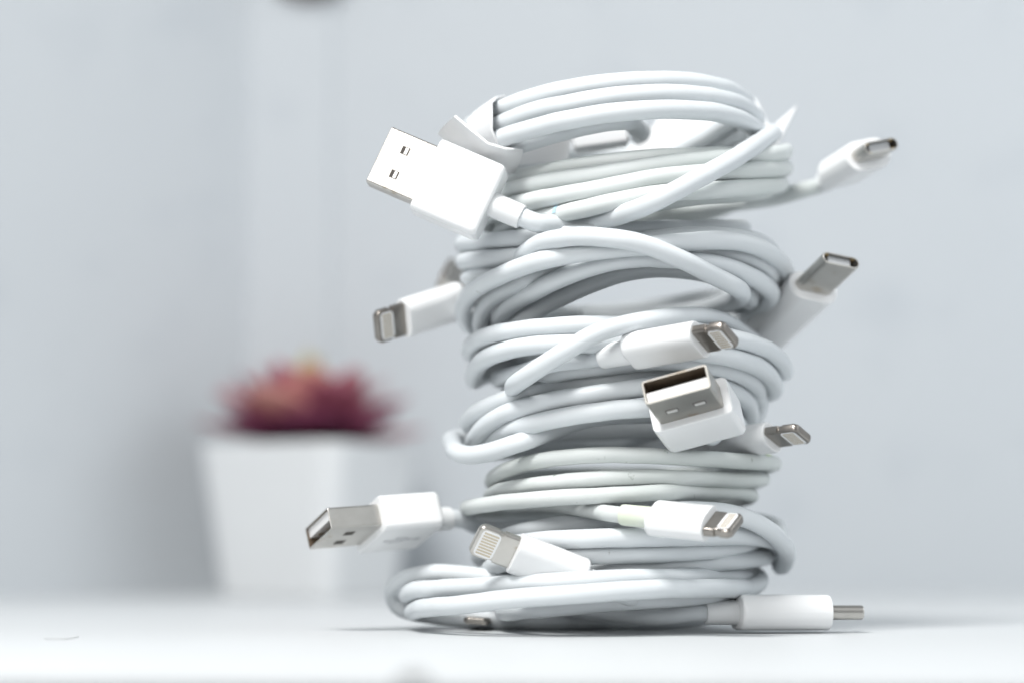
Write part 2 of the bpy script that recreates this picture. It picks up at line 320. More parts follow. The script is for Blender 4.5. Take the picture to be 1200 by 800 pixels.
CORDS = {
    'top': (1.86, '-261,-290,788 -234,-294,776 -207,-298,764 -180,-301,753 -156,-287,752 -131,-270,754 -102,-266,757 -75,-280,759 -52,-304,761 -31,-330,762 -11,-356,766 10,-377,771 32,-394,779 58,-399,792 83,-392,806 105,-379,820 125,-361,832 144,-342,845 161,-323,856 178,-303,868 193,-282,879 207,-260,891 221,-234,902 234,-202,914 246,-167,925 256,-139,935 265,-113,944 274,-86,952 282,-57,961 287,-23,968 290,13,975 290,49,979 285,81,982 277,111,984 266,140,987 252,167,989 235,193,991 215,218,992 192,240,993 168,259,994 141,276,994 113,290,993 84,301,992 54,309,990 23,314,988 -8,315,986 -39,313,983 -69,309,980 -98,300,976 -126,289,973 -152,274,968 -176,256,964 -197,235,960 -216,212,955 -233,187,951 -248,161,947 -261,133,942 -272,105,937 -281,77,933 -288,48,929 -292,19,925 -295,-12,922 -294,-44,920 -291,-77,919 -286,-110,918 -278,-146,918 -269,-182,918 -257,-211,920 -244,-234,922 -228,-256,924 -210,-276,926 -189,-294,929 -167,-311,932 -143,-327,936 -116,-339,939 -88,-347,943 -59,-352,947 -29,-353,950 0,-350,953 29,-342,956 57,-331,959 83,-317,961 107,-300,963 130,-281,965 151,-260,967 170,-238,967 188,-213,967 204,-188,967 218,-161,966 230,-133,965 240,-105,965 249,-76,965 257,-46,965 261,-15,964 262,14,962 259,43,959 253,73,955 244,103,953 232,131,950 218,158,949 201,184,947 181,208,946 159,230,945 134,249,944 108,266,944 81,281,944 52,292,944 22,301,943 -9,306,943 -40,307,942 -72,305,941 -103,298,939 -133,288,935 -161,275,932 -189,260,929 -215,241,928 -239,221,928 -260,198,929 -278,173,931 -294,146,934 -306,118,937 -314,89,940 -319,58,944 -320,26,946 -318,-7,947 -313,-40,947 -306,-72,946 -298,-104,946 -287,-133,947 -274,-158,949 -258,-183,951 -241,-207,955 -222,-230,959 -201,-251,964 -178,-270,968 -153,-287,971 -126,-301,973 -98,-311,977 -69,-317,981 -39,-319,985 -9,-317,988 20,-311,991 48,-301,994 76,-288,996 101,-272,998 125,-253,999 147,-232,1001 167,-209,1001 186,-184,1002 202,-157,1003 217,-129,1002 230,-100,1001 240,-70,999 249,-39,999 256,-8,998 258,21,997 256,48,994 251,75,992 243,102,989 232,128,987 219,153,985 203,177,983 184,200,982 163,220,981 140,238,980 115,252,979 88,264,979 60,272,978 31,278,978 2,280,978 -27,279,979 -56,274,980 -85,267,981 -113,257,983 -140,245,986 -166,231,987 -191,215,988 -215,198,988 -236,179,987 -255,158,986 -271,135,985 -285,111,984 -295,86,984 -302,60,984 -307,33,985 -308,6,984 -305,-22,983 -300,-50,981 -292,-79,980 -281,-109,981 -267,-137,983 -251,-163,987 -233,-188,990 -213,-211,994 -190,-231,998 -165,-249,1002 -139,-263,1006 -111,-274,1009 -82,-281,1013 -52,-285,1016 -22,-283,1019 8,-278,1022 37,-270,1024 64,-257,1027 91,-241,1029 115,-222,1031 138,-200,1032 159,-177,1032 179,-151,1033 195,-123,1033 210,-94,1031 221,-65,1030 231,-36,1030 237,-9,1029 240,16,1028 237,41,1025 231,66,1022 222,89,1017 210,112,1011 196,133,1005 180,154,997 161,173,989 141,192,981 120,209,972 97,226,963 73,241,955 48,254,947 22,264,939 -6,272,932 -34,276,926 -62,278,920 -90,276,914 -117,271,908 -144,262,903 -170,249,899 -195,234,897 -218,215,895 -239,195,895 -258,171,896 -275,146,898 -289,120,901 -301,91,902 -308,61,902 -312,30,902 -313,-2,902 -309,-35,902 -302,-68,901 -292,-101,900 -280,-132,901 -265,-156,905 -248,-174,909 -228,-193,913 -206,-212,915 -183,-230,919 -157,-245,925 -131,-257,930 -103,-267,936 -74,-274,941 -45,-281,945 -19,-275,948 -6,-251,952 -1,-221,955 3,-192,957 9,-162,958 15,-133,958 21,-103,960 25,-74,965 28,-44,970 31,-15,973 32,15,975 33,45,978 32,75,981 31,105,984 31,120,986'),
    'second': (1.74, '-87,-200,766 -81,-219,765 -73,-240,766 -56,-259,769 -29,-273,775 -1,-281,782 28,-283,789 57,-280,796 86,-272,802 113,-261,807 139,-245,812 162,-227,816 184,-205,820 203,-182,825 220,-158,830 235,-134,834 248,-111,839 258,-90,843 266,-66,848 272,-41,853 275,-13,859 275,16,864 271,42,868 263,69,872 254,96,876 243,123,880 230,149,880 214,173,877 196,195,873 176,214,869 154,231,865 130,245,860 104,257,855 77,265,849 50,270,842 22,272,835 -6,271,827 -34,268,818 -61,262,809 -88,252,802 -113,239,798 -137,222,796 -159,203,793 -179,182,790 -196,158,788 -212,133,785 -224,107,783 -235,80,781 -242,51,779 -246,22,777 -247,-7,776 -245,-36,774 -241,-65,773 -235,-94,771 -228,-122,770 -219,-151,769 -207,-178,769 -193,-203,770 -175,-227,771 -156,-251,772 -135,-276,773 -112,-300,775 -86,-319,778 -59,-333,783 -31,-339,788 -1,-340,794 28,-340,799 57,-336,803 85,-328,807 112,-316,810 137,-301,813 160,-285,817 182,-268,821 202,-248,825 220,-226,829 237,-202,834 252,-175,839 266,-145,844 278,-112,850 289,-76,857 298,-41,864 303,-9,869 304,24,872 300,56,874 292,86,875 282,116,876 268,145,874 253,172,869 235,196,863 215,218,856 192,238,850 167,255,845 141,271,839 112,283,834 83,292,830 52,299,825 22,303,821 -9,304,817 -40,301,813 -70,295,809 -99,284,805 -126,270,802 -152,252,800 -176,232,799 -198,209,799 -218,184,799 -235,156,799 -249,127,798 -260,96,798 -269,65,797 -275,32,797 -277,0,798 -276,-32,798 -272,-63,798 -266,-92,799 -258,-120,799 -249,-147,800 -238,-173,800 -224,-198,801 -208,-220,801 -189,-241,802 -168,-261,804 -145,-277,805 -120,-291,808 -94,-305,810 -66,-315,814 -37,-322,819 -8,-326,824 21,-326,830 50,-323,835 79,-316,839 106,-306,843 132,-293,847 157,-278,851 179,-262,855 201,-244,858 220,-224,862 238,-201,867 255,-174,872 269,-144,877 282,-116,882 293,-86,888 302,-55,894 310,-22,899 314,11,904 313,42,906 308,72,906 300,101,906 289,128,905 275,154,904 258,179,901 239,201,897 217,222,893 194,240,889 168,256,885 142,270,881 114,281,877 85,288,874 55,293,870 25,295,867 -5,294,864 -35,290,861 -64,282,859 -92,271,859 -120,257,858 -145,239,856 -169,221,851 -191,200,846 -211,178,842 -229,153,838 -244,127,835 -256,100,832 -265,70,831 -271,39,831 -273,7,831 -272,-25,831 -267,-55,831 -261,-84,831 -252,-113,832 -242,-140,832 -229,-167,833 -212,-191,834 -194,-214,835 -174,-236,837 -151,-254,838 -126,-270,840 -100,-284,841 -72,-294,843 -44,-301,847 -14,-304,851 16,-304,856 45,-300,861 74,-293,866 102,-283,871 129,-270,875 154,-254,880 178,-236,884 201,-217,889 221,-200,893 239,-183,897 256,-164,901 271,-141,907 284,-114,912 295,-83,919 305,-50,926 312,-15,933 314,17,937 312,48,939 306,78,939 296,106,939 285,133,939 270,158,937 253,182,934 234,204,931 213,224,927 189,241,923 164,256,919 138,268,915 110,277,911 81,283,907 52,285,903 23,285,899 -6,281,895 -35,274,891 -63,265,889 -91,253,887 -118,239,886 -143,224,885 -166,206,881 -188,187,877 -206,165,873 -222,141,869 -236,116,866 -247,89,863 -255,62,862 -261,38,862 -264,13,863 -262,-14,863 -258,-39,863 -251,-66,862 -241,-95,862 -227,-123,861 -211,-150,861 -191,-174,861 -170,-196,862 -146,-216,864 -120,-233,866 -93,-246,868 -64,-255,871 -35,-262,873 -5,-264,876 25,-262,879 54,-257,882 83,-249,884 111,-237,887 138,-222,890 163,-205,894 187,-186,897 208,-165,901 226,-142,905 244,-119,909 261,-96,914 276,-72,918 288,-47,922 293,-19,926 284,7,928 260,22,927 232,30,926 202,36,924 173,40,922 143,43,920 113,46,917 83,48,915 53,49,913 23,51,910 -7,52,908 -37,54,906 -67,55,903 -97,57,901 -126,59,899 -156,62,897 -186,65,895 -216,69,892 -246,75,889 -273,85,881 -293,103,872 -296,131,865 -288,158,860 -274,184,856 -257,208,852 -236,229,847 -212,245,842 -185,253,837 -155,256,833 -126,254,830 -95,250,831 -66,244,832 -36,237,832 -8,228,833 20,218,834 48,206,835 73,192,837 99,176,840 125,163,843 153,153,845 182,145,848 211,138,850 241,134,853 271,135,857 300,136,861 329,128,867 356,120,874 378,129,881 390,151,886 402,148,891 413,121,896 424,94,902 430,80,905'),
    'third': (1.74, '-327,60,647 -304,77,656 -281,94,665 -259,112,674 -242,135,683 -226,159,692 -209,182,700 -192,205,709 -173,227,717 -153,247,724 -128,264,730 -102,277,735 -73,287,739 -44,294,742 -15,298,745 15,300,747 45,300,749 75,296,750 104,291,750 133,283,750 161,272,748 187,258,746 210,240,743 228,217,739 242,191,734 254,165,729 263,137,724 269,109,720 272,80,715 271,51,711 268,22,708 262,-7,706 254,-35,706 244,-63,707 232,-90,708 217,-117,708 201,-142,708 183,-166,708 163,-188,708 140,-207,707 115,-223,705 89,-235,703 61,-245,700 32,-250,697 4,-252,693 -25,-251,689 -54,-246,686 -83,-238,683 -112,-228,682 -139,-216,681 -167,-204,680 -193,-192,679 -219,-177,679 -242,-159,679 -261,-138,680 -277,-116,680 -289,-93,681 -299,-67,681 -305,-38,682 -309,-8,684 -311,21,687 -311,51,690 -308,81,694 -302,110,698 -292,138,704 -280,165,711 -266,191,719 -249,215,728 -228,235,736 -204,252,744 -177,264,751 -150,274,758 -121,281,765 -92,286,770 -62,289,774 -32,290,777 -2,289,779 28,287,780 58,283,780 87,277,780 117,269,780 145,259,779 171,244,777 195,227,774 216,206,770 236,184,767 253,160,763 268,134,758 279,107,753 285,79,748 287,50,742 286,20,738 283,-9,736 278,-38,736 269,-67,738 258,-94,740 245,-121,741 229,-146,742 212,-170,742 194,-193,741 173,-214,740 148,-230,739 122,-244,737 95,-255,735 67,-266,731 39,-274,727 10,-282,722 -20,-293,717 -50,-305,711 -80,-306,707 -109,-297,704 -137,-283,702 -164,-266,700 -189,-249,700 -212,-231,699 -233,-211,700 -251,-189,701 -268,-167,703 -282,-142,705 -294,-112,707 -304,-79,710 -311,-49,713 -317,-19,715 -320,11,718 -319,40,721 -315,69,725 -309,98,730 -301,126,735 -290,153,742 -277,179,749 -262,204,757 -245,228,765 -226,250,772 -205,270,779 -180,287,785 -154,302,789 -126,313,794 -97,322,797 -68,329,800 -38,333,802 -8,335,804 22,332,805 52,327,806 81,319,806 110,308,807 137,294,808 162,277,808 184,255,808 201,230,807 215,203,805 226,173,803 233,143,800 236,112,797 236,81,794 234,50,790 230,20,786 224,-9,782 215,-38,778 203,-65,775 189,-92,771 173,-117,768 155,-140,764 136,-163,761 116,-184,758 94,-204,755 70,-223,753 46,-239,750 19,-252,747 -9,-264,744 -38,-275,741 -68,-286,738 -98,-288,736 -128,-279,735 -156,-262,734 -183,-245,734 -207,-227,734 -228,-206,735 -246,-182,736 -262,-156,738 -275,-129,740 -287,-101,742 -297,-73,745 -306,-45,748 -313,-15,751 -319,14,755 -322,44,758 -323,74,759 -323,104,760 -321,134,760 -316,165,759 -306,194,757 -295,222,756 -282,250,755 -267,276,753 -249,302,751 -228,324,748 -204,343,746 -180,361,742 -156,380,735 -135,397,722 -121,415,703 -129,431,684 -151,439,667 -174,438,650 -200,432,649 -226,427,662 -252,422,676 -265,420,683'),
    'fourth': (1.82, '279,140,582 268,166,571 257,191,560 249,221,553 246,249,564 230,272,572 206,290,575 180,304,578 151,313,581 121,316,585 90,317,588 59,316,592 29,313,597 -1,310,603 -31,306,609 -60,299,614 -89,290,616 -117,279,618 -144,266,617 -170,251,617 -194,232,615 -213,209,613 -227,183,610 -236,157,607 -243,130,604 -248,101,602 -252,70,600 -252,38,599 -251,6,599 -249,-25,601 -246,-57,604 -240,-87,608 -233,-116,613 -223,-144,619 -210,-172,625 -195,-203,630 -178,-237,635 -160,-263,643 -138,-282,651 -115,-298,659 -90,-312,667 -63,-322,674 -35,-329,680 -5,-332,683 25,-330,685 54,-324,684 82,-314,684 109,-301,683 135,-285,681 158,-267,679 180,-247,676 200,-225,672 217,-200,668 234,-174,664 247,-148,660 258,-120,657 268,-93,654 276,-64,651 281,-32,648 282,-1,643 278,29,636 271,58,630 260,86,624 247,112,619 231,137,615 212,160,610 192,182,604 171,203,598 150,223,592 126,241,586 101,255,581 75,267,576 47,276,571 19,282,567 -10,284,562 -39,282,558 -68,276,554 -96,267,552 -124,255,550 -150,240,551 -175,223,553 -198,203,555 -219,182,559 -237,159,563 -253,134,567 -267,108,572 -276,80,577 -283,53,583 -285,25,590 -286,-5,600 -282,-34,614 -275,-65,624 -267,-96,631 -256,-126,637 -243,-155,643 -227,-183,647 -209,-206,653 -189,-223,659 -167,-237,666 -143,-250,674 -118,-262,681 -91,-272,688 -63,-281,692 -33,-290,694 -4,-298,695 26,-296,696 56,-289,698 84,-279,700 111,-266,702 136,-252,704 160,-235,705 182,-217,705 203,-196,705 221,-173,703 237,-150,700 250,-126,697 262,-99,692 272,-69,687 280,-38,682 284,-7,677 284,25,671 281,55,665 275,84,659 266,112,653 254,138,647 239,162,641 220,184,636 199,204,632 175,221,629 150,236,625 123,250,620 96,260,615 67,268,611 38,274,605 8,276,600 -21,277,595 -51,276,591 -81,274,587 -110,270,585 -138,262,583 -165,251,581 -191,238,580 -215,221,581 -237,202,582 -257,180,585 -275,157,588 -290,131,592 -302,104,597 -311,76,601 -316,47,607 -320,17,612 -321,-12,620 -318,-41,630 -313,-71,637 -306,-101,642 -298,-130,646 -287,-159,650 -274,-188,655 -259,-215,659 -242,-242,664 -224,-268,669 -203,-292,674 -181,-314,679 -156,-332,683 -130,-343,687 -103,-353,691 -74,-360,694 -44,-363,697 -15,-364,700 15,-361,702 44,-355,706 72,-345,710 99,-332,714 125,-316,718 149,-299,721 171,-280,723 193,-260,724 212,-238,723 230,-216,721 247,-192,718 262,-164,715 276,-131,711 288,-98,708 299,-65,703 308,-33,694 314,-1,683 316,32,674 314,64,665 309,93,656 301,121,646 291,147,635 278,172,624 263,196,613 246,217,602 226,236,590 201,251,580 173,261,572 144,269,564 115,276,555 85,282,546 55,284,538 25,283,532 -5,278,529 -35,270,526 -63,258,525 -90,245,525 -116,228,526 -139,209,529 -160,188,532 -178,165,537 -193,140,542 -206,113,547 -216,86,554 -223,57,561 -228,29,569 -229,-1,576 -227,-32,581 -222,-63,584 -214,-91,587 -203,-118,592 -189,-141,600 -171,-161,609 -152,-179,619 -129,-195,628 -105,-207,638 -80,-216,648 -52,-222,658 -24,-224,667 5,-225,673 35,-222,677 64,-218,678 91,-210,677 117,-200,675 142,-187,672 164,-171,668 183,-154,663 201,-131,658 215,-104,653 227,-76,649 236,-45,644 242,-13,642 243,16,642 242,42,644 238,69,649 232,97,654 224,126,659 214,154,663 203,181,666 190,207,668 173,231,668 153,252,667 130,270,664 105,285,661 79,294,657 50,298,654 21,298,651 -7,293,648 -36,286,645 -63,275,643 -89,261,640 -113,244,637 -135,225,634 -156,204,631 -176,182,630 -194,159,629 -210,134,629 -223,108,630 -233,82,633 -238,55,639 -238,28,648 -237,1,656 -234,-26,663 -230,-52,670 -226,-79,676 -222,-105,681 -220,-133,686 -216,-165,690 -212,-205,694 -204,-247,699 -192,-281,706 -176,-305,713 -159,-331,716 -139,-356,717 -117,-375,718 -91,-389,717 -63,-398,714 -34,-404,710 -5,-403,705 23,-396,698 49,-386,689 74,-372,680 97,-356,672 118,-337,664 137,-316,657 156,-294,651 178,-274,643 193,-249,638 202,-219,637 207,-189,636 211,-158,636 213,-125,636 214,-87,637 213,-51,637 211,-19,638 208,11,640 204,40,641 198,69,642 189,96,642 178,124,641 164,149,640 147,173,639 125,193,637 101,209,635 74,223,633 47,234,631 18,240,630 -12,239,629 -41,232,628 -70,224,628 -85,220,628'),
    'fifth': (1.82, '-12,-360,511 -37,-343,508 -61,-326,505 -86,-315,501 -113,-324,498 -140,-334,495 -162,-322,491 -176,-298,488 -187,-272,485 -198,-246,483 -208,-216,482 -218,-183,482 -226,-149,482 -233,-117,483 -240,-83,483 -245,-48,484 -249,-13,486 -251,18,487 -251,48,489 -250,78,491 -246,106,493 -239,134,495 -226,160,498 -210,185,500 -191,208,503 -171,229,506 -148,249,509 -124,268,511 -98,283,513 -71,296,515 -42,305,516 -12,312,517 18,315,518 49,315,518 79,311,517 108,302,516 135,289,513 159,272,510 182,253,507 203,232,503 221,209,500 237,184,498 248,157,498 254,128,498 257,100,496 258,72,492 258,46,482 259,23,466 256,-5,458 252,-40,460 246,-75,465 238,-108,469 229,-134,474 217,-157,479 202,-181,484 185,-203,488 166,-224,491 143,-243,494 118,-256,497 91,-267,500 63,-275,500 35,-281,499 6,-286,497 -23,-289,494 -52,-289,490 -82,-288,487 -110,-285,484 -135,-275,480 -155,-255,477 -170,-227,475 -182,-200,473 -193,-174,471 -203,-149,469 -211,-121,468 -219,-91,467 -224,-61,466 -228,-33,465 -229,-4,465 -228,27,466 -224,55,468 -219,83,471 -212,110,474 -203,136,478 -190,161,481 -173,184,483 -154,205,485 -132,225,487 -109,242,489 -85,258,490 -58,270,491 -30,278,492 -2,283,494 27,284,495 56,282,496 84,276,496 111,267,495 136,254,492 158,236,487 179,217,482 198,196,477 216,174,472 233,152,467 249,129,464 263,105,462 275,80,461 283,52,462 288,19,463 287,-17,467 281,-52,474 273,-87,481 263,-121,487 250,-154,493 235,-184,498 219,-209,502 202,-231,505 184,-252,508 162,-270,511 137,-285,513 110,-297,516 83,-308,519 55,-318,521 27,-323,524 -1,-326,526 -30,-328,528 -60,-335,528 -90,-340,527 -120,-336,527 -149,-324,527 -175,-310,527 -198,-291,526 -217,-267,525 -233,-241,523 -247,-215,521 -260,-187,519 -271,-159,516 -280,-131,513 -287,-101,509 -292,-72,504 -297,-43,496 -300,-14,488 -300,16,486 -298,46,487 -296,76,491 -290,105,496 -282,133,501 -271,160,508 -258,187,515 -243,212,523 -226,235,530 -206,257,537 -183,276,544 -158,291,549 -130,303,553 -102,313,557 -72,320,559 -42,325,561 -12,328,561 18,328,560 48,325,558 78,320,555 107,313,551 135,303,547 160,289,544 184,270,541 204,248,538 223,224,533 242,200,529 260,174,526 277,149,522 290,122,518 301,94,512 306,65,507 308,34,502 308,4,500 305,-27,502 299,-58,508 291,-88,515 280,-117,521 266,-146,527 251,-174,532 233,-201,535 215,-226,539 196,-249,541 175,-269,544 154,-288,546 130,-302,549 104,-311,552 76,-315,555 47,-316,557 18,-317,560 -12,-318,561 -42,-320,562 -72,-323,562 -102,-323,562 -131,-316,561 -157,-303,560 -182,-286,560 -204,-266,559 -223,-244,558 -241,-221,558 -257,-196,557 -270,-170,555 -282,-142,554 -290,-114,552 -298,-85,549 -303,-56,546 -306,-26,542 -308,4,541 -308,34,540 -308,64,541 -305,95,542 -299,125,544 -290,154,547 -278,182,552 -264,209,557 -248,234,563 -229,258,570 -207,279,577 -182,297,584 -155,311,590 -126,322,597 -97,330,603 -67,336,610 -36,340,616 -6,339,620 25,334,623 55,326,624 84,315,623 112,301,619 139,285,615 163,266,610 185,243,604 203,218,597 219,192,588 232,164,581 241,136,576 248,107,571 253,77,566 254,47,562 252,17,559 246,-12,560 235,-40,563 224,-68,566 213,-96,570 201,-123,574 189,-150,577 177,-177,580 165,-204,582 152,-231,582 137,-257,582 119,-280,582 96,-302,580 72,-327,577 46,-347,572 20,-363,567 -6,-377,561 -34,-388,554 -62,-395,545 -89,-398,533 -114,-393,518 -137,-384,505 -159,-370,492 -179,-353,480 -196,-330,470 -209,-304,463 -217,-274,459 -221,-242,457 -222,-206,454 -220,-169,451 -215,-133,449 -208,-99,448 -202,-68,449 -195,-39,452 -186,-11,457 -175,15,462 -160,39,467 -143,62,472 -125,84,477 -104,104,482 -82,122,486 -57,137,490 -30,149,493 -3,159,496 25,169,499 52,180,502'),
    'sixth': (1.84, '164,-90,354 140,-72,351 116,-54,348 95,-34,346 85,-7,348 75,21,351 57,45,354 38,68,355 16,89,357 -6,109,359 -30,127,360 -56,142,361 -84,153,362 -112,162,362 -142,166,362 -171,165,361 -198,155,359 -218,134,356 -234,108,353 -247,81,351 -258,54,349 -266,26,345 -269,-3,344 -269,-34,350 -266,-64,357 -261,-95,363 -254,-125,367 -245,-154,370 -234,-183,374 -221,-212,377 -207,-237,381 -190,-264,384 -170,-287,388 -148,-306,392 -123,-322,396 -97,-333,400 -68,-341,403 -38,-342,407 -9,-338,409 20,-329,411 47,-316,413 72,-299,415 95,-279,416 116,-256,416 134,-233,416 152,-208,414 167,-181,412 180,-153,409 192,-124,404 201,-98,399 209,-73,393 215,-48,386 219,-21,381 219,10,377 216,41,377 210,71,377 201,100,378 189,128,377 174,154,377 157,179,376 137,202,375 115,222,374 91,239,373 64,254,371 37,265,370 8,273,368 -22,277,367 -51,277,365 -81,274,363 -110,267,361 -138,256,360 -165,243,358 -190,226,356 -213,207,354 -233,185,353 -251,162,351 -267,136,349 -280,109,348 -290,81,348 -297,52,348 -301,21,350 -301,-11,353 -299,-42,361 -294,-73,369 -287,-104,377 -278,-134,385 -266,-163,393 -253,-188,400 -237,-210,407 -219,-232,412 -199,-253,417 -176,-270,421 -152,-287,426 -126,-300,430 -97,-310,433 -68,-316,437 -39,-317,441 -9,-314,446 20,-307,450 47,-296,454 74,-281,457 99,-265,460 122,-245,461 143,-224,461 162,-201,459 179,-179,456 193,-157,452 206,-136,447 216,-112,442 225,-85,437 232,-56,429 238,-26,415 239,12,406 236,47,406 231,78,407 222,107,408 210,134,408 196,161,408 179,186,407 159,208,406 137,229,406 113,247,405 87,262,404 60,275,403 31,284,402 1,290,400 -29,292,400 -59,291,399 -89,287,398 -119,279,398 -147,267,398 -173,253,398 -198,236,399 -221,216,400 -242,194,402 -260,170,404 -275,144,406 -288,117,408 -298,89,408 -304,60,404 -308,33,400 -310,5,399 -308,-22,403 -302,-49,410 -294,-76,415 -283,-102,419 -271,-128,424 -256,-152,429 -238,-179,435 -218,-206,440 -196,-226,445 -172,-239,449 -146,-247,454 -118,-253,458 -89,-259,462 -60,-262,466 -30,-262,471 0,-258,475 29,-252,479 58,-242,484 85,-229,487 111,-213,489 135,-194,489 158,-173,488 179,-149,486 197,-123,482 213,-98,477 227,-77,472 237,-59,466 247,-39,458 255,-16,450 260,2,435 250,2,413 223,3,403 194,6,398 164,13,395 135,20,393 106,27,391 76,34,390 47,40,389 18,47,388 -12,53,387 -41,59,386 -71,64,386 -101,70,385 -130,75,385 -160,79,384 -190,83,384 -220,87,383 -250,91,382 -280,95,381 -310,94,379 -335,81,375 -345,54,370 -343,24,364 -340,-7,359 -338,-37,352 -335,-67,345 -329,-97,340 -319,-125,335 -306,-153,332 -292,-180,332 -275,-206,334 -255,-229,338 -232,-248,345 -206,-256,353 -178,-252,363 -152,-241,374 -127,-228,384 -102,-214,393 -76,-201,400 -48,-193,404 -19,-188,406 10,-180,407 37,-169,408 63,-155,408 89,-140,407 115,-128,403 142,-120,397 161,-128,387 161,-155,377 155,-182,370 148,-210,365 141,-239,366 134,-266,375 129,-280,379'),
    'seventh': (1.55, '26,-380,212 -1,-366,215 -27,-352,217 -51,-335,220 -65,-310,223 -81,-285,226 -99,-262,230 -114,-237,233 -128,-210,235 -140,-183,237 -152,-155,238 -165,-128,240 -178,-101,241 -190,-74,242 -203,-47,243 -213,-20,243 -222,8,243 -230,37,243 -235,66,243 -234,96,243 -227,125,243 -216,153,243 -204,181,244 -190,208,246 -174,234,248 -154,257,252 -132,277,256 -107,294,260 -80,309,264 -52,320,267 -23,329,268 8,333,268 38,333,267 68,327,265 97,318,263 125,306,260 151,290,258 175,271,255 196,249,254 212,222,253 222,193,253 229,163,253 233,132,254 237,102,255 241,71,256 243,41,258 242,11,259 237,-18,261 230,-47,262 220,-76,263 208,-103,264 193,-131,264 177,-157,263 158,-182,263 138,-205,262 116,-227,262 93,-248,261 69,-269,260 43,-287,259 17,-299,257 -11,-309,255 -40,-315,254 -70,-317,252 -100,-315,251 -129,-309,250 -158,-300,248 -185,-287,246 -209,-269,244 -228,-246,243 -245,-222,242 -260,-196,240 -273,-169,239 -284,-142,238 -293,-114,237 -300,-86,236 -306,-58,235 -310,-29,235 -312,1,235 -313,34,235 -313,67,233 -308,97,230 -298,126,228 -285,154,227 -269,180,227 -252,204,227 -232,227,227 -210,247,228 -185,264,228 -159,279,229 -132,290,230 -104,300,231 -76,306,235 -47,310,239 -17,312,244 12,311,249 41,306,254 69,297,260 97,286,264 124,274,269 149,259,272 174,243,276 197,224,279 217,203,282 232,178,284 243,151,286 252,123,288 258,95,289 264,66,291 266,37,292 265,8,292 259,-21,291 251,-48,289 240,-76,288 227,-102,287 212,-129,286 195,-156,285 175,-181,285 155,-205,285 132,-227,285 107,-246,286 81,-260,286 54,-270,287 26,-281,287 -2,-291,286 -31,-299,285 -60,-302,284 -90,-299,282 -119,-290,280 -145,-276,277 -169,-258,275 -189,-236,273 -207,-212,271 -222,-186,269 -235,-160,267 -245,-131,266 -252,-102,264 -258,-73,262 -263,-43,259 -266,-13,258 -266,17,257 -266,48,257 -263,78,257 -257,109,259 -247,138,261 -234,165,265 -218,191,269 -200,216,273 -179,238,277 -155,256,281 -129,272,285 -101,284,288 -72,293,291 -42,300,295 -12,303,298 18,303,301 48,299,304 77,292,307 106,282,309 133,270,311 160,256,313 186,240,315 209,222,316 230,199,317 247,174,318 260,148,319 272,120,319 281,91,319 286,61,320 289,31,321 287,1,321 282,-28,321 272,-57,321 260,-84,321 247,-111,320 231,-137,320 214,-162,320 195,-185,320 173,-206,321 150,-224,322 125,-242,322 100,-257,323 73,-272,324 46,-285,325 18,-296,326 -11,-305,326 -40,-310,327 -70,-309,326 -99,-303,325 -126,-290,323 -151,-273,321 -172,-252,318 -190,-229,315 -205,-203,312 -218,-176,309 -230,-149,306 -240,-121,303 -248,-92,299 -255,-63,295 -261,-35,291 -263,-5,287 -264,25,286 -264,54,286 -261,83,287 -253,112,289 -242,139,291 -227,164,294 -210,188,298 -191,210,301 -169,230,304 -144,245,306 -116,257,307 -88,265,308 -58,271,309 -29,274,309 1,274,309 30,272,309 59,265,309 86,254,308 113,240,307 139,226,306 164,212,305 191,200,305'),
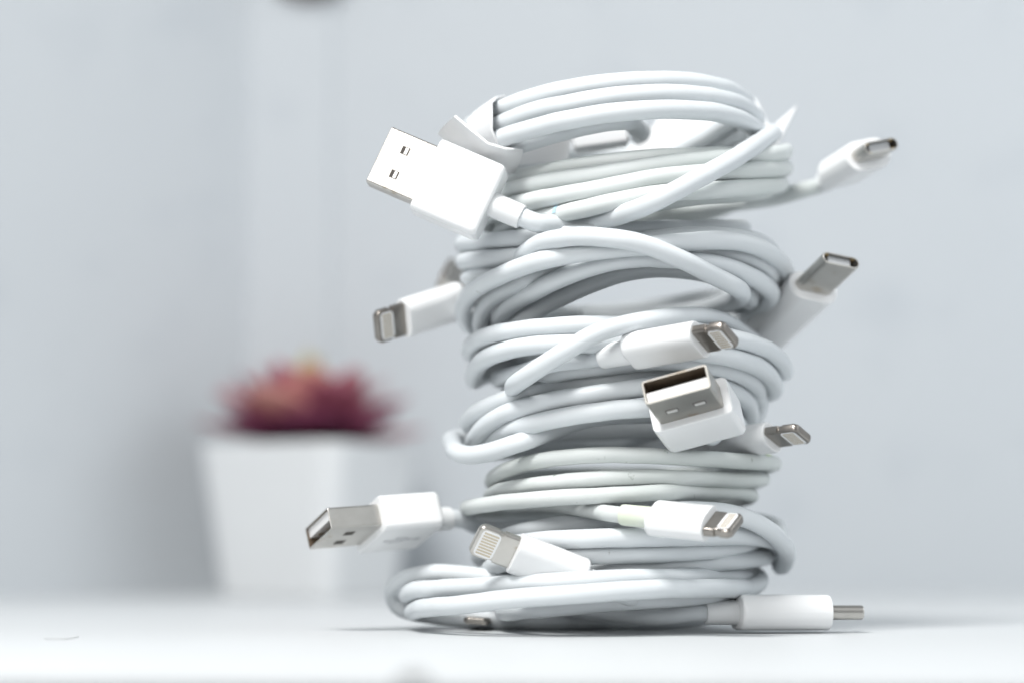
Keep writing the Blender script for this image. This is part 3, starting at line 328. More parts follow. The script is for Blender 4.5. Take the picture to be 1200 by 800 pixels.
    'eighth': (1.82, '-389,-20,211 -362,-6,213 -336,8,215 -315,27,211 -305,56,205 -295,84,201 -281,110,199 -264,135,198 -245,158,198 -224,179,198 -202,199,198 -178,217,197 -154,234,197 -128,250,197 -101,263,197 -73,274,198 -44,280,198 -14,283,200 16,282,202 46,279,204 75,273,206 105,265,208 133,254,209 160,240,211 185,222,211 207,201,211 227,178,211 244,153,211 261,127,210 275,100,208 285,72,204 292,43,200 296,15,192 294,12,177 287,29,162 286,14,159 286,-20,163 281,-53,168 271,-84,172 259,-113,175 245,-143,177 229,-172,179 210,-199,180 189,-224,180 166,-246,180 141,-264,179 116,-280,179 91,-294,178 64,-306,178 37,-317,177 9,-326,177 -19,-334,176 -49,-339,176 -78,-338,175 -107,-331,174 -135,-318,173 -160,-298,172 -182,-272,170 -201,-246,168 -217,-220,166 -232,-193,164 -245,-166,161 -256,-137,159 -265,-107,156 -274,-78,153 -281,-47,149 -286,-15,145 -288,18,141 -287,50,138 -285,81,136 -279,110,135 -268,138,134 -253,164,134 -233,186,135 -212,207,137 -189,226,139 -164,244,142 -139,260,144 -112,274,146 -84,287,147 -56,297,149 -27,306,150 3,312,152 33,316,153 64,315,155 94,311,157 123,303,159 152,292,161 179,279,163 205,263,166 229,244,168 249,222,172 265,196,177 278,169,182 289,141,185 298,113,182 304,90,165 303,75,139 303,51,122 306,18,127 306,-15,137 304,-49,144 299,-83,151 293,-113,158 285,-139,166 275,-162,175 264,-185,184 249,-207,193 232,-227,202 211,-244,211 187,-257,218 160,-266,223 131,-272,225 101,-273,226 73,-265,225 47,-249,223 23,-232,221 -4,-221,217 -33,-218,214 -62,-220,210 -91,-222,206 -120,-220,202 -146,-210,198 -171,-194,194 -193,-176,190 -212,-154,186 -226,-129,182 -237,-102,177 -244,-73,172 -250,-44,167 -254,-15,161 -255,14,156 -255,44,151 -251,73,146 -244,101,143 -231,127,140 -215,151,138 -195,173,137 -174,193,137 -150,211,137 -126,227,138 -100,241,139 -73,253,140 -45,263,142 -16,270,144 13,275,147 42,278,149 72,277,152 102,272,154 130,262,157 157,249,159 181,232,161 204,213,163 224,192,165 241,168,167 253,142,170 261,113,172 265,85,174 266,56,176 263,25,176 257,-7,176 249,-36,175 241,-63,173 230,-90,169 218,-118,165 203,-145,162 186,-173,159 166,-204,157 145,-231,154 123,-250,153 98,-266,151 71,-279,150 44,-291,148 16,-300,147 -12,-308,147 -42,-314,146 -71,-315,145 -101,-311,144 -130,-303,143 -156,-293,141 -180,-277,139 -200,-255,137 -218,-229,134 -233,-203,132 -246,-176,129 -255,-147,126 -261,-116,123 -265,-86,120 -268,-56,117 -270,-25,114 -270,7,112 -265,38,110 -255,67,108 -240,93,107 -222,118,107 -201,141,106 -180,162,107 -157,182,107 -132,199,108 -106,214,108 -78,228,109 -51,240,110 -22,252,111 7,261,112 37,269,114 67,273,117 97,272,120 127,265,122 154,253,124 180,237,126 203,219,128 224,198,130 243,174,132 256,148,134 265,120,137 270,90,139 272,60,140 272,28,141 268,-5,141 261,-32,141 252,-57,139 240,-84,138 225,-111,137 209,-138,135 192,-164,134 173,-188,133 153,-204,131 131,-217,129 107,-231,128 82,-245,126 55,-259,125 26,-270,123 -3,-277,122 -33,-277,122 -61,-270,121 -88,-259,121 -114,-247,121 -139,-233,122 -162,-216,123 -181,-196,124 -199,-173,125 -212,-148,125 -222,-119,123 -228,-90,122 -231,-61,120 -231,-31,119 -228,-2,117 -221,27,116 -210,54,114 -197,80,112 -181,105,110 -163,129,108 -142,150,106 -118,166,103 -90,173,100 -62,172,96 -34,165,93 -8,154,89 14,137,85 29,113,80 37,86,75 40,57,71 41,27,66 39,-2,63 34,-31,63 24,-59,63 14,-86,64 5,-114,65 1,-143,66 0,-171,66 -1,-201,66 -1,-230,66 -2,-257,66 -5,-289,67 -16,-320,71 -41,-329,81 -68,-334,91 -96,-340,102'),
    'bottom': (1.82, '192,-200,38 162,-205,38 133,-210,39 103,-215,38 74,-219,34 44,-221,32 15,-218,33 -11,-205,34 -35,-188,36 -55,-167,38 -73,-144,39 -91,-121,41 -108,-97,42 -125,-70,43 -142,-41,44 -161,-15,46 -180,8,47 -199,31,49 -218,54,52 -238,76,56 -257,99,61 -272,125,66 -277,154,71 -273,184,74 -262,212,70 -246,236,64 -226,258,58 -201,275,53 -174,289,50 -146,300,48 -117,309,47 -87,315,46 -57,318,45 -27,319,44 4,317,43 34,314,43 64,308,42 93,301,42 122,292,42 149,280,44 173,263,46 193,242,48 208,217,50 219,190,53 229,161,55 236,131,58 240,100,61 241,66,64 239,32,68 237,-1,71 234,-35,75 228,-69,79 220,-106,81 209,-147,82 197,-187,83 184,-219,83 169,-242,84 151,-262,84 131,-281,84 109,-298,84 88,-316,84 67,-334,85 47,-352,85 25,-369,84 0,-383,83 -27,-393,82 -55,-401,80 -84,-407,78 -113,-410,76 -143,-410,74 -173,-407,72 -202,-401,70 -231,-392,67 -258,-379,64 -283,-363,60 -306,-344,57 -326,-322,54 -344,-298,52 -358,-272,51 -371,-246,49 -382,-219,47 -391,-191,46 -397,-162,44 -402,-134,42 -406,-105,40 -411,-76,38 -414,-48,36 -417,-18,35 -419,13,34 -418,48,33 -417,80,34 -413,111,35 -405,142,36 -393,170,38 -376,196,39 -357,221,41 -336,243,43 -313,262,45 -288,280,48 -262,296,50 -235,309,53 -207,321,55 -179,331,58 -149,338,60 -119,344,63 -89,346,65 -59,346,68 -29,343,70 1,339,72 30,331,74 59,322,75 87,311,76 112,296,76 136,278,76 155,256,75 172,231,75 185,205,75 197,178,77 206,150,81 215,122,85 223,94,90 228,66,94 231,37,96 231,5,97 226,-28,99 217,-60,100 206,-92,101 195,-120,102 183,-145,102 169,-167,102 154,-190,102 138,-217,102 120,-244,103 100,-265,103 79,-284,103 57,-301,103 33,-319,103 9,-336,103 -16,-352,103 -42,-365,102 -70,-375,101 -100,-380,99 -130,-381,98 -159,-377,96 -187,-366,95 -212,-351,93 -237,-334,91 -259,-315,89 -280,-294,88 -299,-272,86 -317,-249,85 -335,-225,84 -352,-202,83 -368,-178,81 -383,-155,80 -397,-130,79 -409,-105,77 -418,-80,73 -425,-53,70 -428,-24,67 -428,8,67 -426,41,67 -421,72,68 -412,101,69 -401,130,70 -388,157,71 -372,183,72 -353,206,73 -331,227,75 -307,244,76 -281,259,78 -255,272,81 -227,283,83 -198,291,84 -169,297,84 -140,301,83 -110,303,83 -80,304,82 -51,303,82 -22,301,82 8,297,82 37,291,83 65,282,84 92,269,86 117,253,91 140,235,98 163,215,104 185,195,108 206,174,110 225,152,110 241,128,108 254,102,105 260,73,101 260,42,97 257,9,93 251,-25,90 242,-60,86 232,-93,83 221,-121,80 207,-147,77 190,-169,76 171,-189,74 150,-209,72 128,-227,71 105,-243,69 80,-259,67 55,-274,66 29,-287,65 1,-296,63 -27,-301,61 -56,-307,59 -86,-315,57 -115,-321,54 -145,-319,51 -170,-307,48 -190,-288,46 -206,-264,44 -217,-238,42 -225,-211,40 -232,-183,39 -236,-155,38 -239,-126,38 -241,-98,37 -240,-69,38 -236,-37,38 -233,-3,39 -240,27,39 -259,49,39 -283,68,39 -306,87,39 -324,110,40 -321,136,42 -302,159,44 -277,176,46 -250,192,49 -223,206,52 -195,218,53 -167,228,54 -138,235,55 -109,240,56 -79,244,58 -49,246,60 -19,245,62 11,242,64 40,234,67 68,223,69 93,208,71 114,187,73 125,160,76 128,130,80 124,100,83 116,71,86 101,46,89 79,26,92 55,9,95 31,-10,96 7,-28,96 -17,-46,96 -41,-65,95 -65,-83,95 -87,-104,94 -109,-125,93 -131,-144,93 -157,-158,92 -187,-160,93 -215,-154,94 -243,-144,96 -267,-129,100 -291,-113,104 -317,-98,107 -344,-84,109 -370,-70,110 -396,-54,107 -418,-36,102 -436,-16,94 -451,6,83 -458,28,67 -449,38,45 -424,32,34 -397,21,29 -369,12,26 -340,4,23 -311,-4,21 -283,-14,19 -255,-24,19 -227,-35,18 -198,-46,18 -170,-55,18 -141,-61,18 -112,-65,18 -83,-71,18 -53,-77,19 -24,-76,19 5,-67,19 31,-54,19 56,-37,19 78,-17,19 99,4,20 117,28,21 133,53,22 149,78,23 161,105,24 166,134,26 159,162,28 143,188,30 122,208,32 96,220,33 66,220,33 37,214,33 8,205,33 -21,199,32 -50,192,32 -80,186,32 -109,181,31 -139,180,29 -168,184,26 -197,192,23 -226,202,20 -254,210,19 -274,199,19 -276,170,19 -278,140,19'),
}
PLUGS = {
    'usb_upper_left': ((-26.126, -29.000, 78.842), (-0.904, 0.130, 0.408), (0.416, 0.047, 0.908), 23.08, 6),
    'usbc_upper_right': ((43.003, 8.000, 90.472), (0.381, -0.906, 0.183), (0.880, 0.416, 0.228), 16.55, 6),
    'lightning_left': ((-32.673, 6.000, 64.657), (-0.765, -0.565, -0.308), (0.071, 0.401, -0.913), 21.23, 6),
    'usb_left_back': ((-26.511, 42.000, 68.322), (-0.873, -0.163, 0.460), (0.139, 0.820, 0.555), 12.27, 6),
    'usbc_right': ((27.947, 14.000, 58.204), (0.375, -0.851, 0.368), (0.927, 0.345, -0.148), 32.91, 6),
    'lightning_middle': ((-1.196, -36.000, 51.073), (0.820, -0.564, 0.103), (0.529, 0.676, -0.512), 21.29, 6),
    'usb_front': ((12.936, -28.000, 37.873), (-0.284, -0.921, 0.267), (-0.943, 0.218, -0.250), 23.89, 2.5),
    'lightning_right': ((16.391, -9.000, 35.376), (0.792, -0.604, 0.087), (0.585, 0.711, -0.390), 19.86, 6),
    'lightning_low_right': ((2.557, -38.000, 21.176), (0.874, -0.477, -0.095), (-0.455, -0.733, -0.506), 16.79, 6),
    'usb_left': ((-38.879, -2.000, 21.110), (-0.877, -0.475, -0.075), (0.427, -0.841, 0.333), 23.14, 5),
    'lightning_low_left': ((-9.576, -34.000, 10.174), (-0.918, -0.187, 0.350), (-0.397, 0.478, -0.784), 21.40, 6),
    'usbc_bottom_right': ((19.211, -20.000, 3.832), (0.985, 0.171, -0.005), (0.171, -0.985, 0.027), 23.43, 6),
    'lightning_under': ((-27.785, 14.000, 1.899), (-0.063, -0.998, 0.002), (0.995, -0.063, -0.080), 24.05, 4),
}

def parse(s):
    return [Vector([int(v) / 10 for v in p.split(',')]) for p in s.split()]

# ------------------------------------------------------------------ plugs
def frame(name):
    o, a, w, L, relief = PLUGS[name]
    a = Vector(a).normalized(); w = Vector(w); w = (w - a * w.dot(a)).normalized()
    z = a.cross(w)
    return Vector(o), Matrix((a, w, z)).transposed(), L, relief

def strain(parent, o, R, relief, r, m=None):
    bm = bmesh.new()
    xs = [(-relief, r * 1.02), (-relief + 0.05, r * 1.19), (-relief + 0.35, r * 1.24), (-relief * 0.5, r * 1.26), (0.3, r * 1.28)]
    loft(bm, [[Vector((x, q * math.cos(2 * math.pi * k / 20), q * math.sin(2 * math.pi * k / 20))) for k in range(20)] for x, q in xs])
    return link('strain_relief', bm, m or M['relief'], parent, True, o, R, 50)

def usb_a(root, name, r, f=0.43, s=1.0, relief_mat=None, mark=False, win=(4.7, 6.7, 1.0), tab=0.7, shell_mat=None):
    o, R, L, relief = frame(name)
    xs = L * (1 - f)
    W, H = 15.0 * s, 7.2 * s
    w, h, t = 12.0 * s, 4.5 * s, 0.34 * s
    bm = bmesh.new()
    loft(bm, [rring(0, W - 1.6, H - 1.4, 1.0), rring(0.15, W - 0.9, H - 0.7, 1.1), rring(0.6, W - 0.2, H - 0.1, 1.2), rring(1.3, W, H, 1.2),
              rring(xs - 0.5, W, H, 1.1), rring(xs - 0.15, W - 0.25, H - 0.25, 1.0), rring(xs, W - 0.8, H - 0.8, 0.8)])
    body = link('usb_plug', bm, M['plastic'], root, True, o, R, 35)
    bm = bmesh.new()
    d = 9.5 * s
    loft(bm, [rring(xs - 0.2, w, h, 0.55), rring(L - 0.12, w, h, 0.55), rring(L, w - 0.16, h - 0.16, 0.5), rring(L, w - 2 * t, h - 2 * t, 0.3),
              rring(L - d, w - 2 * t, h - 2 * t, 0.3)])
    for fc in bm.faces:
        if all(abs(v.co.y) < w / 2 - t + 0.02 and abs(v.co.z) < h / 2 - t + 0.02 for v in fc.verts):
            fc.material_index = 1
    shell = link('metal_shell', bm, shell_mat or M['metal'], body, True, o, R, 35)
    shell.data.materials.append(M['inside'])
    bm = bmesh.new()
    box(bm, L - d, L - 0.45 * s, -(w / 2 - t - 0.12), w / 2 - t - 0.12, 0.05 * s, h / 2 - t - 0.02)
    link('plug_tongue', bm, M['tongue'], body, False, o, R)
    bm = bmesh.new()
    for y, q in ((-3.5, 0), (-1.0, 1.3), (1.0, 1.3), (3.5, 0)):
        box(bm, L - 7.6 * s, L - (1.5 + q * 0.7) * s, (y - 0.5) * s, (y + 0.5) * s, -0.04 * s, 0.10 * s)
    link('contact_strips', bm, M['gold'], body, False, o, R)
    for side in (1, -1):
        for y in (-2.55, 2.55):
            zc = side * h / 2
            bm = bmesh.new()
            x0, x1, hw = win
            box(bm, xs + x0 * s, xs + x1 * s, (y - hw) * s, (y + hw) * s, zc - 0.05, zc + 0.012)  # dark block just proud of the shell, painted shade of an opening
            link('shell_window_shade', bm, M['hole_shade'], body, False, o, R)
            if tab:                                         # the spring tab stamped out of the window, its free end bent up
                bm = bmesh.new()
                e = x0 + (x1 - x0) * tab
                v = [bm.verts.new((xs + px * s, py * s, zc + pz * side)) for px, py, pz in (
                    (x0 + .05, y - hw * .85, -.04), (x0 + .05, y + hw * .85, -.04), (e, y + hw * .85, -.02), (e, y - hw * .85, -.02),
                    (x0 + .05, y - hw * .85, .02), (x0 + .05, y + hw * .85, .02), (e, y + hw * .85, .12), (e, y - hw * .85, .12))]
                for q in ((0, 1, 2, 3), (4, 5, 6, 7), (0, 1, 5, 4), (1, 2, 6, 5), (2, 3, 7, 6), (3, 0, 4, 7)):
                    bm.faces.new([v[k] for k in q])
                link('spring_tab', bm, M['tab'], body, False, o, R)
    if mark:                                                # the trident mark printed on the plug body
        z = (H / 2 + 0.02) * mark
        bm = bmesh.new()
        def bar(x0, y0, x1, y1, wd=0.34):
            a, b = Vector((x0, y0, z)), Vector((x1, y1, z))
            n = Vector((-(b - a).y, (b - a).x, 0)).normalized() * wd / 2
            hv = Vector((0, 0, 0.015))
            v = [bm.verts.new(p) for p in (a + n - hv, a - n - hv, b - n - hv, b + n - hv, a + n + hv, a - n + hv, b - n + hv, b + n + hv)]
            for q in ((0, 1, 2, 3), (4, 5, 6, 7), (0, 1, 5, 4), (1, 2, 6, 5), (2, 3, 7, 6), (3, 0, 4, 7)):
                bm.faces.new([v[i] for i in q])
        xc = xs * 0.5
        bar(xc - 3.1, 0, xc + 3.0, 0); bar(xc + 3.0, -0.5, xc + 3.9, 0, 0.3); bar(xc + 3.0, 0.5, xc + 3.9, 0, 0.3)
        bar(xc - 1.6, 0, xc - 0.3, 1.3); bar(xc - 0.3, 1.3, xc + 1.1, 1.3); bar(xc + 1.1, 1.3, xc + 1.8, 1.3, 0.8)
        bar(xc - 0.6, 0, xc + 0.6, -1.2); bar(xc + 0.6, -1.2, xc + 1.8, -1.2); bar(xc + 1.8, -1.2, xc + 2.4, -1.2, 0.8)
        bar(xc - 3.7, 0, xc - 2.7, 0, 1.0)
        link('trident_mark', bm, M['mark'], body, False, o, R)
    strain(body, o, R, relief, r, relief_mat)
    return body

def lightning(root, name, r, f=0.36, s=1.0, relief_mat=None, dark=False):
    o, R, L, relief = frame(name)
    xs = L * (1 - f)
    W, H = 7.9 * s, 5.0 * s
    w, h = 6.6 * s, 1.75 * s
    bm = bmesh.new()
    loft(bm, [rring(0, W - 1.5, H - 1.2, 1.6), rring(0.15, W - 0.7, H - 0.6, 2.0), rring(0.55, W - 0.15, H - 0.1, 2.3), rring(1.1, W, H, 2.4),
              rring(xs - 0.4, W, H, 2.4), rring(xs - 0.1, W - 0.2, H - 0.2, 2.3), rring(xs, W - 0.7, H - 0.7, 2.0)])
    body = link('slim_plug', bm, M['plastic'], root, True, o, R, 40)
    bm = bmesh.new()
    mid = xs + (L - xs) * 0.42
    loft(bm, [rring(xs - 0.2, w, h, 0.55), rring(mid - 0.25, w, h, 0.55), rring(mid - 0.15, w - 0.7, h, 0.5), rring(mid + 0.75, w - 0.7, h, 0.5),
              rring(mid + 0.85, w, h, 0.55), rring(L - 0.9, w, h, 0.6), rring(L - 0.25, w - 1.0, h - 0.1, 0.6), rring(L, w - 1.9, h - 0.7, 0.45)])
    link('metal_tip', bm, M['metal_dark'] if dark else M['metal'], body, True, o, R, 40)
    for side in (1, -1):
        zc = side * h / 2
        bm = bmesh.new()
        x0, x1 = mid + 0.1, L - 0.75
        ring = rring(0, w * 0.82, x1 - x0, 0.75, 4)
        for zz in (zc - 0.06 * side, zc + 0.05 * side):
            pass
        lo = [bm.verts.new((p.z + (x0 + x1) / 2, p.y, zc - 0.08 * side)) for p in ring]
        hi = [bm.verts.new((p.z + (x0 + x1) / 2, p.y, zc + 0.05 * side)) for p in ring]
        bm.faces.new(lo); bm.faces.new(hi)
        for i in range(len(lo)):
            bm.faces.new((lo[i], lo[(i + 1) % len(lo)], hi[(i + 1) % len(lo)], hi[i]))
        link('contact_bed', bm, M['inset'], body, False, o, R)
        bm = bmesh.new()
        for k in range(8):
            y = (-0.36 + 0.72 * k / 7) * w * 0.9
            box(bm, x0 + 0.4 * s, x1 - 0.4 * s, y - 0.17 * s, y + 0.17 * s, zc - 0.05, zc + 0.075 * side)
        link('contact_pins', bm, M['pin_grey'], body, False, o, R)
    strain(body, o, R, relief, r, relief_mat)
    return body

def usb_c(root, name, r, f=0.27, s=1.0, relief_mat=None):
    o, R, L, relief = frame(name)
    xs = L * (1 - f)
    W, H = 11.2 * s, 6.6 * s
    w, h, t = 8.4 * s, 2.7 * s, 0.3 * s
    bm = bmesh.new()
    loft(bm, [rring(0, W - 1.6, H - 1.4, 2.2, 7), rring(0.15, W - 0.7, H - 0.6, 2.7, 7), rring(0.55, W - 0.15, H - 0.1, 3.1, 7), rring(1.1, W, H, 3.2, 7),
              rring(xs - 0.4, W, H, 3.2, 7), rring(xs - 0.1, W - 0.2, H - 0.2, 3.1, 7), rring(xs, W - 0.7, H - 0.7, 2.8, 7)])
    body = link('usb_plug', bm, M['plastic'], root, True, o, R, 40)
    bm = bmesh.new()
    d = (L - xs) * 0.75
    loft(bm, [rring(xs - 0.2, w, h, 1.3, 7), rring(L - 0.25, w, h, 1.3, 7), rring(L - 0.08, w - 0.14, h - 0.14, 1.2, 7), rring(L, w - 0.3, h - 0.3, 1.1, 7), rring(L, w - 2 * t, h - 2 * t, 1.0, 7),
              rring(L - d, w - 2 * t, h - 2 * t, 1.0, 7)])
    link('metal_shell', bm, M['metal'], body, True, o, R, 40)
    bm = bmesh.new()
    for y in (-1, 1):
        for zz in (-1, 1):
            box(bm, L - d, L - 0.5 * s, y * 2.9 * s - 0.35, y * 2.9 * s + 0.35, zz * (h / 2 - t - 0.14) - 0.12, zz * (h / 2 - t - 0.14) + 0.12)
    link('spring_contacts', bm, M['gold'], body, False, o, R)
    bm = bmesh.new()
    box(bm, L - d, L - 0.9 * s, -2.5 * s, 2.5 * s, -(h / 2 - t) * 0.86, (h / 2 - t) * 0.86)
    link('socket_core', bm, M['core'], body, False, o, R)
    strain(body, o, R, relief, r, relief_mat)
    return body

# ------------------------------------------------------------------ the stacked cables
def cable(key, label, m):
    r, s = CORDS[key]
    P = parse(s)
    base = Vector((sum(p.x for p in P) / len(P), sum(p.y for p in P) / len(P), min(p.z for p in P) - r))
    root = thing('charging_cable', label, 'cable', base, 'coiled white charging cables in one leaning stack')
    bm = bmesh.new()
    tube(bm, [p - base for p in resample(P, 2)], r * 0.965, 16)
    cord = link('cord', bm, m, root, True, base, None, 60)
    return root, cord, r, P

def band(parent, P, i, r, m, name, length=1.0, rf=1.012, a0=0, a1=360):
    """a thin ring or patch of print on the cord at point i of its path"""
    q = P[i]; t = (P[i + 1] - P[i - 1]).normalized()
    up = Vector((0, 0, 1)); n = (up - t * up.dot(t)).normalized(); b = t.cross(n)
    bm = bmesh.new()
    k = 18
    rows = []
    full = (a1 - a0) >= 360
    for x in (-length / 2, length / 2):
        rows.append([bm.verts.new(t * x + (n * math.cos(math.radians(a0 + (a1 - a0) * j / k)) + b * math.sin(math.radians(a0 + (a1 - a0) * j / k))) * r * rf) for j in range(k if full else k + 1)])
    nn = len(rows[0])
    for j in range(nn if full else nn - 1):
        bm.faces.new((rows[0][j], rows[0][(j + 1) % nn], rows[1][(j + 1) % nn], rows[1][j]))
    return link(name, bm, m, parent, True, q)

def nearest(P, target, lo=0, hi=None):
    rng = range(max(lo, 1), (hi or len(P)) - 1)
    t = Vector(target)
    return min(rng, key=lambda i: (P[i] - t).length)

# 1 the topmost
root, cord, r, P = cable('top', 'topmost coil of the stack, strapped with white card, broad USB plug hanging at left', M['cord'])
usb_a(root, 'usb_upper_left', r, 0.42, 0.96, win=(4.8, 6.4, 0.8), tab=0.55)
top_root = root
# 2
root, cord, r, P = cable('second', 'dull grey-white coil just below the topmost one, slim plug rising at upper right', M['dull'])
usb_c(root, 'usbc_upper_right', r, 0.30, 0.95)
i = nearest(P, (-16.21, -30.00, 76.80)); band(cord, P, i, r, M['blue'], 'blue_smudge', 0.9, 1.01, -60, 90)
i = nearest(P, (-8.86, -26.00, 76.39)); band(cord, P, i, r, M['olive'], 'olive_ring', 0.7, 1.03)
# 3
root, cord, r, P = cable('third', 'third coil from the top, small flat-tipped plug sticking out to the left', M['cord'])
lightning(root, 'lightning_left', r, 0.32, 1.0, None, True)
usb_a(root, 'usb_left_back', r, 0.42, 0.8)
# 4
root, cord, r, P = cable('fourth', 'loose open coil with a strand crossing its front, oval metal plug slanting up at right', M['cord'])
usb_c(root, 'usbc_right', r, 0.34, 0.95)
# 5
root, cord, r, P = cable('fifth', 'coil at mid height, white plug lying across its front above the open USB socket', M['cord'])
lightning(root, 'lightning_middle', r, 0.30, 1.0, None, True)
# 6
root, cord, r, P = cable('sixth', 'coil whose open metal USB plug points at the viewer, strand bulging out low at left', M['cord'])
lightning(root, 'lightning_right', r, 0.35, 0.95, None, True)
usb_a(root, 'usb_front', r, 0.46, 1.0, win=(4.2, 5.9, 1.15), tab=0.8, shell_mat=M['metal_mid'])
# 7
root, cord, r, P = cable('seventh', 'greyish aged flat coil, third from the table, yellowed collar behind its small plug', M['aged'])
lightning(root, 'lightning_low_right', r, 0.32, 1.0, M['relief_green'], True)
i = nearest(P, (27.43, -8.00, 33.45)); band(cord, P, i, r, M['green'], 'green_stain', 3.4, 1.01, -40, 45)
# 8
root, cord, r, P = cable('eighth', 'second coil from the table, open USB plug pointing out left over the bottom loop', M['cord'])
usb_a(root, 'usb_left', r, 0.45, 0.98, None, -1, (4.6, 6.6, 0.95), 0)
lightning(root, 'lightning_low_left', r, 0.36, 1.0)
# 9
root, cord, r, P = cable('bottom', 'bottom coil lying on the table, wide loop at left, plug lying flat at right', M['cord'])
usb_c(root, 'usbc_bottom_right', r, 0.27, 1.0)
lightning(root, 'lightning_under', r, 0.36, 0.75, None, True)

# card strap and card insert of the topmost coil
def card(name, rows, thick, parent, m=None):
    bm = bmesh.new()
    o0 = Vector(rows[0][0])
    sheet(bm, [[Vector(p) - o0 for p in r_] for r_ in rows], thick)
    return link(name, bm, m or M['paper'], parent, True, o0, None, 40)
# sleeve round the strands: rows run along the cords, columns go from the top over the front to underneath
card('card_sleeve', [
    [(-23.83, -6.00, 103.43), (-25.42, -18.00, 101.01), (-26.34, -24.00, 98.92), (-26.32, -26.00, 96.13), (-26.32, -26.00, 93.39), (-25.37, -25.00, 91.31), (-23.46, -23.00, 90.35), (-20.56, -18.00, 90.69)],
    [(-26.19, -2.00, 102.65), (-27.73, -14.00, 100.10), (-28.50, -18.00, 98.22), (-28.63, -20.00, 95.57), (-28.47, -20.00, 93.13), (-27.34, -20.00, 91.17), (-25.08, -19.00, 90.20), (-22.17, -14.00, 90.52)],
    [(-28.28, 4.00, 102.38), (-29.79, -8.00, 99.70), (-30.87, -12.00, 97.48), (-30.85, -13.00, 95.48), (-30.36, -13.00, 93.00), (-29.03, -14.00, 91.18), (-26.75, -13.00, 90.35), (-23.82, -8.00, 90.66)],
], 0.5, top_root)
card('card_flap', [
    [(-33.10, -29.00, 95.43), (-34.28, -26.00, 95.00), (-35.48, -23.00, 94.40), (-36.37, -20.00, 93.78)],
    [(-30.07, -30.00, 92.70), (-31.25, -26.00, 92.10), (-32.43, -23.00, 91.32), (-33.46, -20.00, 90.68)],
    [(-26.91, -30.00, 90.15), (-27.58, -27.00, 89.05), (-28.42, -23.00, 88.25), (-29.27, -20.00, 87.27)],
    [(-23.76, -29.00, 89.36), (-23.93, -26.00, 88.25), (-24.42, -23.00, 87.28), (-25.08, -20.00, 86.13)],
    [(-20.58, -24.00, 90.02), (-20.74, -23.00, 88.89), (-21.21, -21.00, 87.76), (-22.18, -17.00, 86.76)],
], 0.5, top_root)
card('card_insert', [
    [(-23.83, -4.00, 89.79), (-20.49, -2.00, 93.32), (-18.12, 0.00, 98.24)],
    [(-17.43, 2.00, 91.42), (-15.72, 3.00, 95.00), (-14.00, 4.00, 100.31)],
    [(-11.55, 8.00, 92.72), (-10.86, 8.00, 96.52), (-9.48, 8.00, 101.37)],
], 0.6, top_root)
card('card_insert', [
    [(0.04, 22.00, 95.31), (3.05, 22.00, 98.51), (7.12, 22.00, 102.79), (8.37, 22.00, 106.00)],
    [(12.58, 20.00, 95.34), (13.65, 20.00, 99.24), (14.73, 20.00, 103.15), (15.46, 20.00, 106.35)],
    [(24.48, 16.00, 95.75), (25.55, 16.00, 99.27), (26.63, 16.00, 102.79), (27.36, 16.00, 107.02)],
    [(29.49, 14.00, 96.13), (29.68, 14.00, 97.53), (29.86, 14.00, 98.93), (30.05, 14.00, 100.51)],
    [(31.47, 13.00, 97.36), (32.53, 13.00, 99.46), (33.94, 13.00, 102.26), (35.36, 13.00, 105.06)],
], 0.6, top_root)
bm = bmesh.new()
o0 = Vector((-4.50, 4.00, 97.22))
loft(bm, [rring(-6, 5, 4, 1), rring(-5.5, 6, 5, 1), rring(4.5, 6, 5, 1), rring(5, 5, 4, 1)])
link('card_tab', bm, M['paper'], top_root, True, o0, Matrix.Rotation(math.radians(-8), 3, 'Y'), 40)

# ------------------------------------------------------------------ succulent in a white pot, behind
pc = Vector((-88, 314, 0))
yaw = Matrix.Rotation(math.radians(-29), 3, 'Z')
pot = thing('potted_succulent', 'maroon succulent in a square tapered white pot against the wall', 'potted plant', pc)
def sq(z, a, r=4.0):
    return [Vector((p.y, p.z, z)) for p in rring(0, a, a, r, 5)]
bm = bmesh.new()
loft(bm, [sq(0, 43, 6), sq(0.8, 44.5, 7), sq(46, 55, 8), sq(48.0, 55.8, 8), sq(48.8, 55.2, 8), sq(48.8, 52.4, 7), sq(47.8, 51.6, 6.5), sq(42, 49.5, 6)])
pot_body = link('pot', bm, M['pot'], pot, True, pc, yaw, 50)
bm = bmesh.new()
N_ = 9
g = [[bm.verts.new(((i / (N_ - 1) - .5) * 48.2, (j / (N_ - 1) - .5) * 48.2, 46.5 + random.uniform(-.8, 1.2))) for j in range(N_)] for i in range(N_)]
for i in range(N_ - 1):
    for j in range(N_ - 1):
        bm.faces.new((g[i][j], g[i + 1][j], g[i + 1][j + 1], g[i][j + 1]))
link('soil', bm, M['soil'], pot, True, pc, yaw)
def leaf_mesh(L, W, T):
    bm = bmesh.new()
    rings = []
    for t in (0.0, 0.15, 0.35, 0.55, 0.72, 0.86, 0.95, 1.0):
        w = W * (0.42 + 0.58 * math.sin(math.pi * min(1, t / 0.62) / 2)) * (1 - max(0, (t - 0.55) / 0.45) ** 2.0 * 0.97)
        th = T * (1 - 0.9 * t ** 2)
        zc = 0.16 * L * t * t
        rings.append([Vector((L * t, w / 2 * math.cos(a), zc + th / 2 * math.sin(a) + 0.10 * w * abs(math.cos(a)))) for a in [2 * math.pi * k / 8 for k in range(8)]])
    loft(bm, rings)
    return bm
crown = pc + Vector((-1, 0, 50))
tiers = [  # count, tilt up from flat, length, width, material, first angle
    (8, 2, 35, 23, 'leaf_plum', 0), (8, 17, 34, 23, 'leaf_maroon', 22), (8, 33, 31, 20, 'leaf_rose', 5), (7, 50, 26, 17, 'leaf_rose', 30), (5, 66, 22, 14, 'leaf_pink', 10), (6, 76, 25, 11, 'leaf_green', 40)]
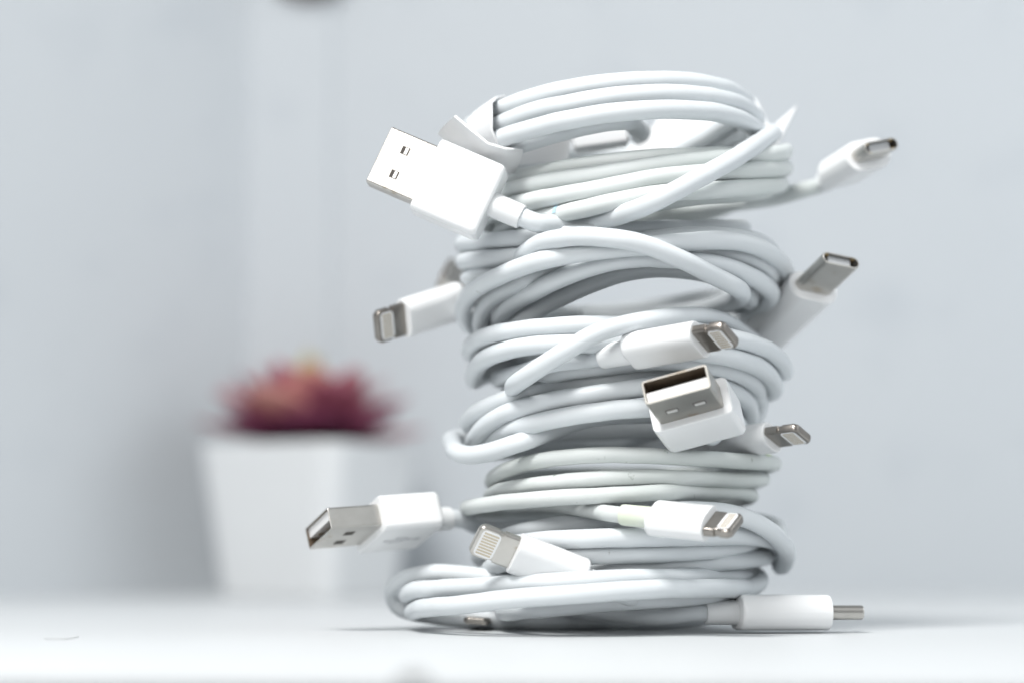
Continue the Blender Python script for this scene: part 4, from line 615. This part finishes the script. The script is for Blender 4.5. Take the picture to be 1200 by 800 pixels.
for n, tilt, L, W, mm, off in tiers:
    for k in range(n):
        a = off + 360 * k / n + random.uniform(-8, 8)
        rot = (Matrix.Rotation(math.radians(a), 3, 'Z') @ Matrix.Rotation(math.radians(-(tilt + random.uniform(-6, 6))), 3, 'Y'))
        bm = leaf_mesh(L * random.uniform(.9, 1.1), W * random.uniform(.9, 1.1), 3.2)
        m_ = M[mm] if mm == 'leaf_green' or random.random() > .25 else M[random.choice(['leaf_maroon', 'leaf_rose', 'leaf_pink'])]
        link('leaf', bm, m_, pot, True, crown + rot @ Vector((2.0, 0, 0)), rot)

# ------------------------------------------------------------------ small things
lo = Vector((-94, 358, 214.5))
plate_ = thing('wall_plate', 'dark brown rounded plate fixed to the wall at the very top of the picture', 'wall plate', lo)
bm = bmesh.new()
prof = [(0.2, 4.2), (6, 4.2), (10, 3.6), (12.2, 2.2), (13, 0.3), (13, -4.4), (0.2, -4.4)]
loft(bm, [[Vector((q * math.cos(2 * math.pi * k / 28), -y, q * math.sin(2 * math.pi * k / 28) * 0.62)) for k in range(28)] for q, y in prof])
link('backplate', bm, M['bowl'], plate_, True, lo, None, 50)
bm = bmesh.new()
loft(bm, [[Vector((q * math.cos(2 * math.pi * k / 20), -y, q * math.sin(2 * math.pi * k / 20))) for k in range(20)] for q, y in [(0.2, 8), (3, 7.6), (4, 6), (2.6, 4.0), (0.2, 4.0)]])
link('knob', bm, M['bowl'], plate_, True, lo, None, 50)

bm = bmesh.new()
lp = [Vector((-103.57, -50.00, -0.07)), Vector((-100.82, -52.00, -0.14)), Vector((-99.42, -50.00, -0.07)), Vector((-99.33, -44.00, 0.30)), Vector((-99.45, -40.00, 1.06))]
o0 = Vector((lp[0].x, lp[0].y, 0))
for q in lp: q.z = 0.1
tube(bm, [q - o0 for q in resample(lp, 4)], 0.06, 6)
tag(link('lint_thread', bm, M['lint'], None, True, o0), 'tiny curved grey hair of lint lying on the white table at left', 'lint')

bm = bmesh.new()
bmesh.ops.create_icosphere(bm, subdivisions=2, radius=1.6)
for v in bm.verts:
    v.co *= random.uniform(.85, 1.15); v.co.z *= .6
tag(link('crumb', bm, M['crumb'], None, True, (-33.6, -198.5, 0.85)), 'grey crumb lying at the near edge of the table', 'crumb')
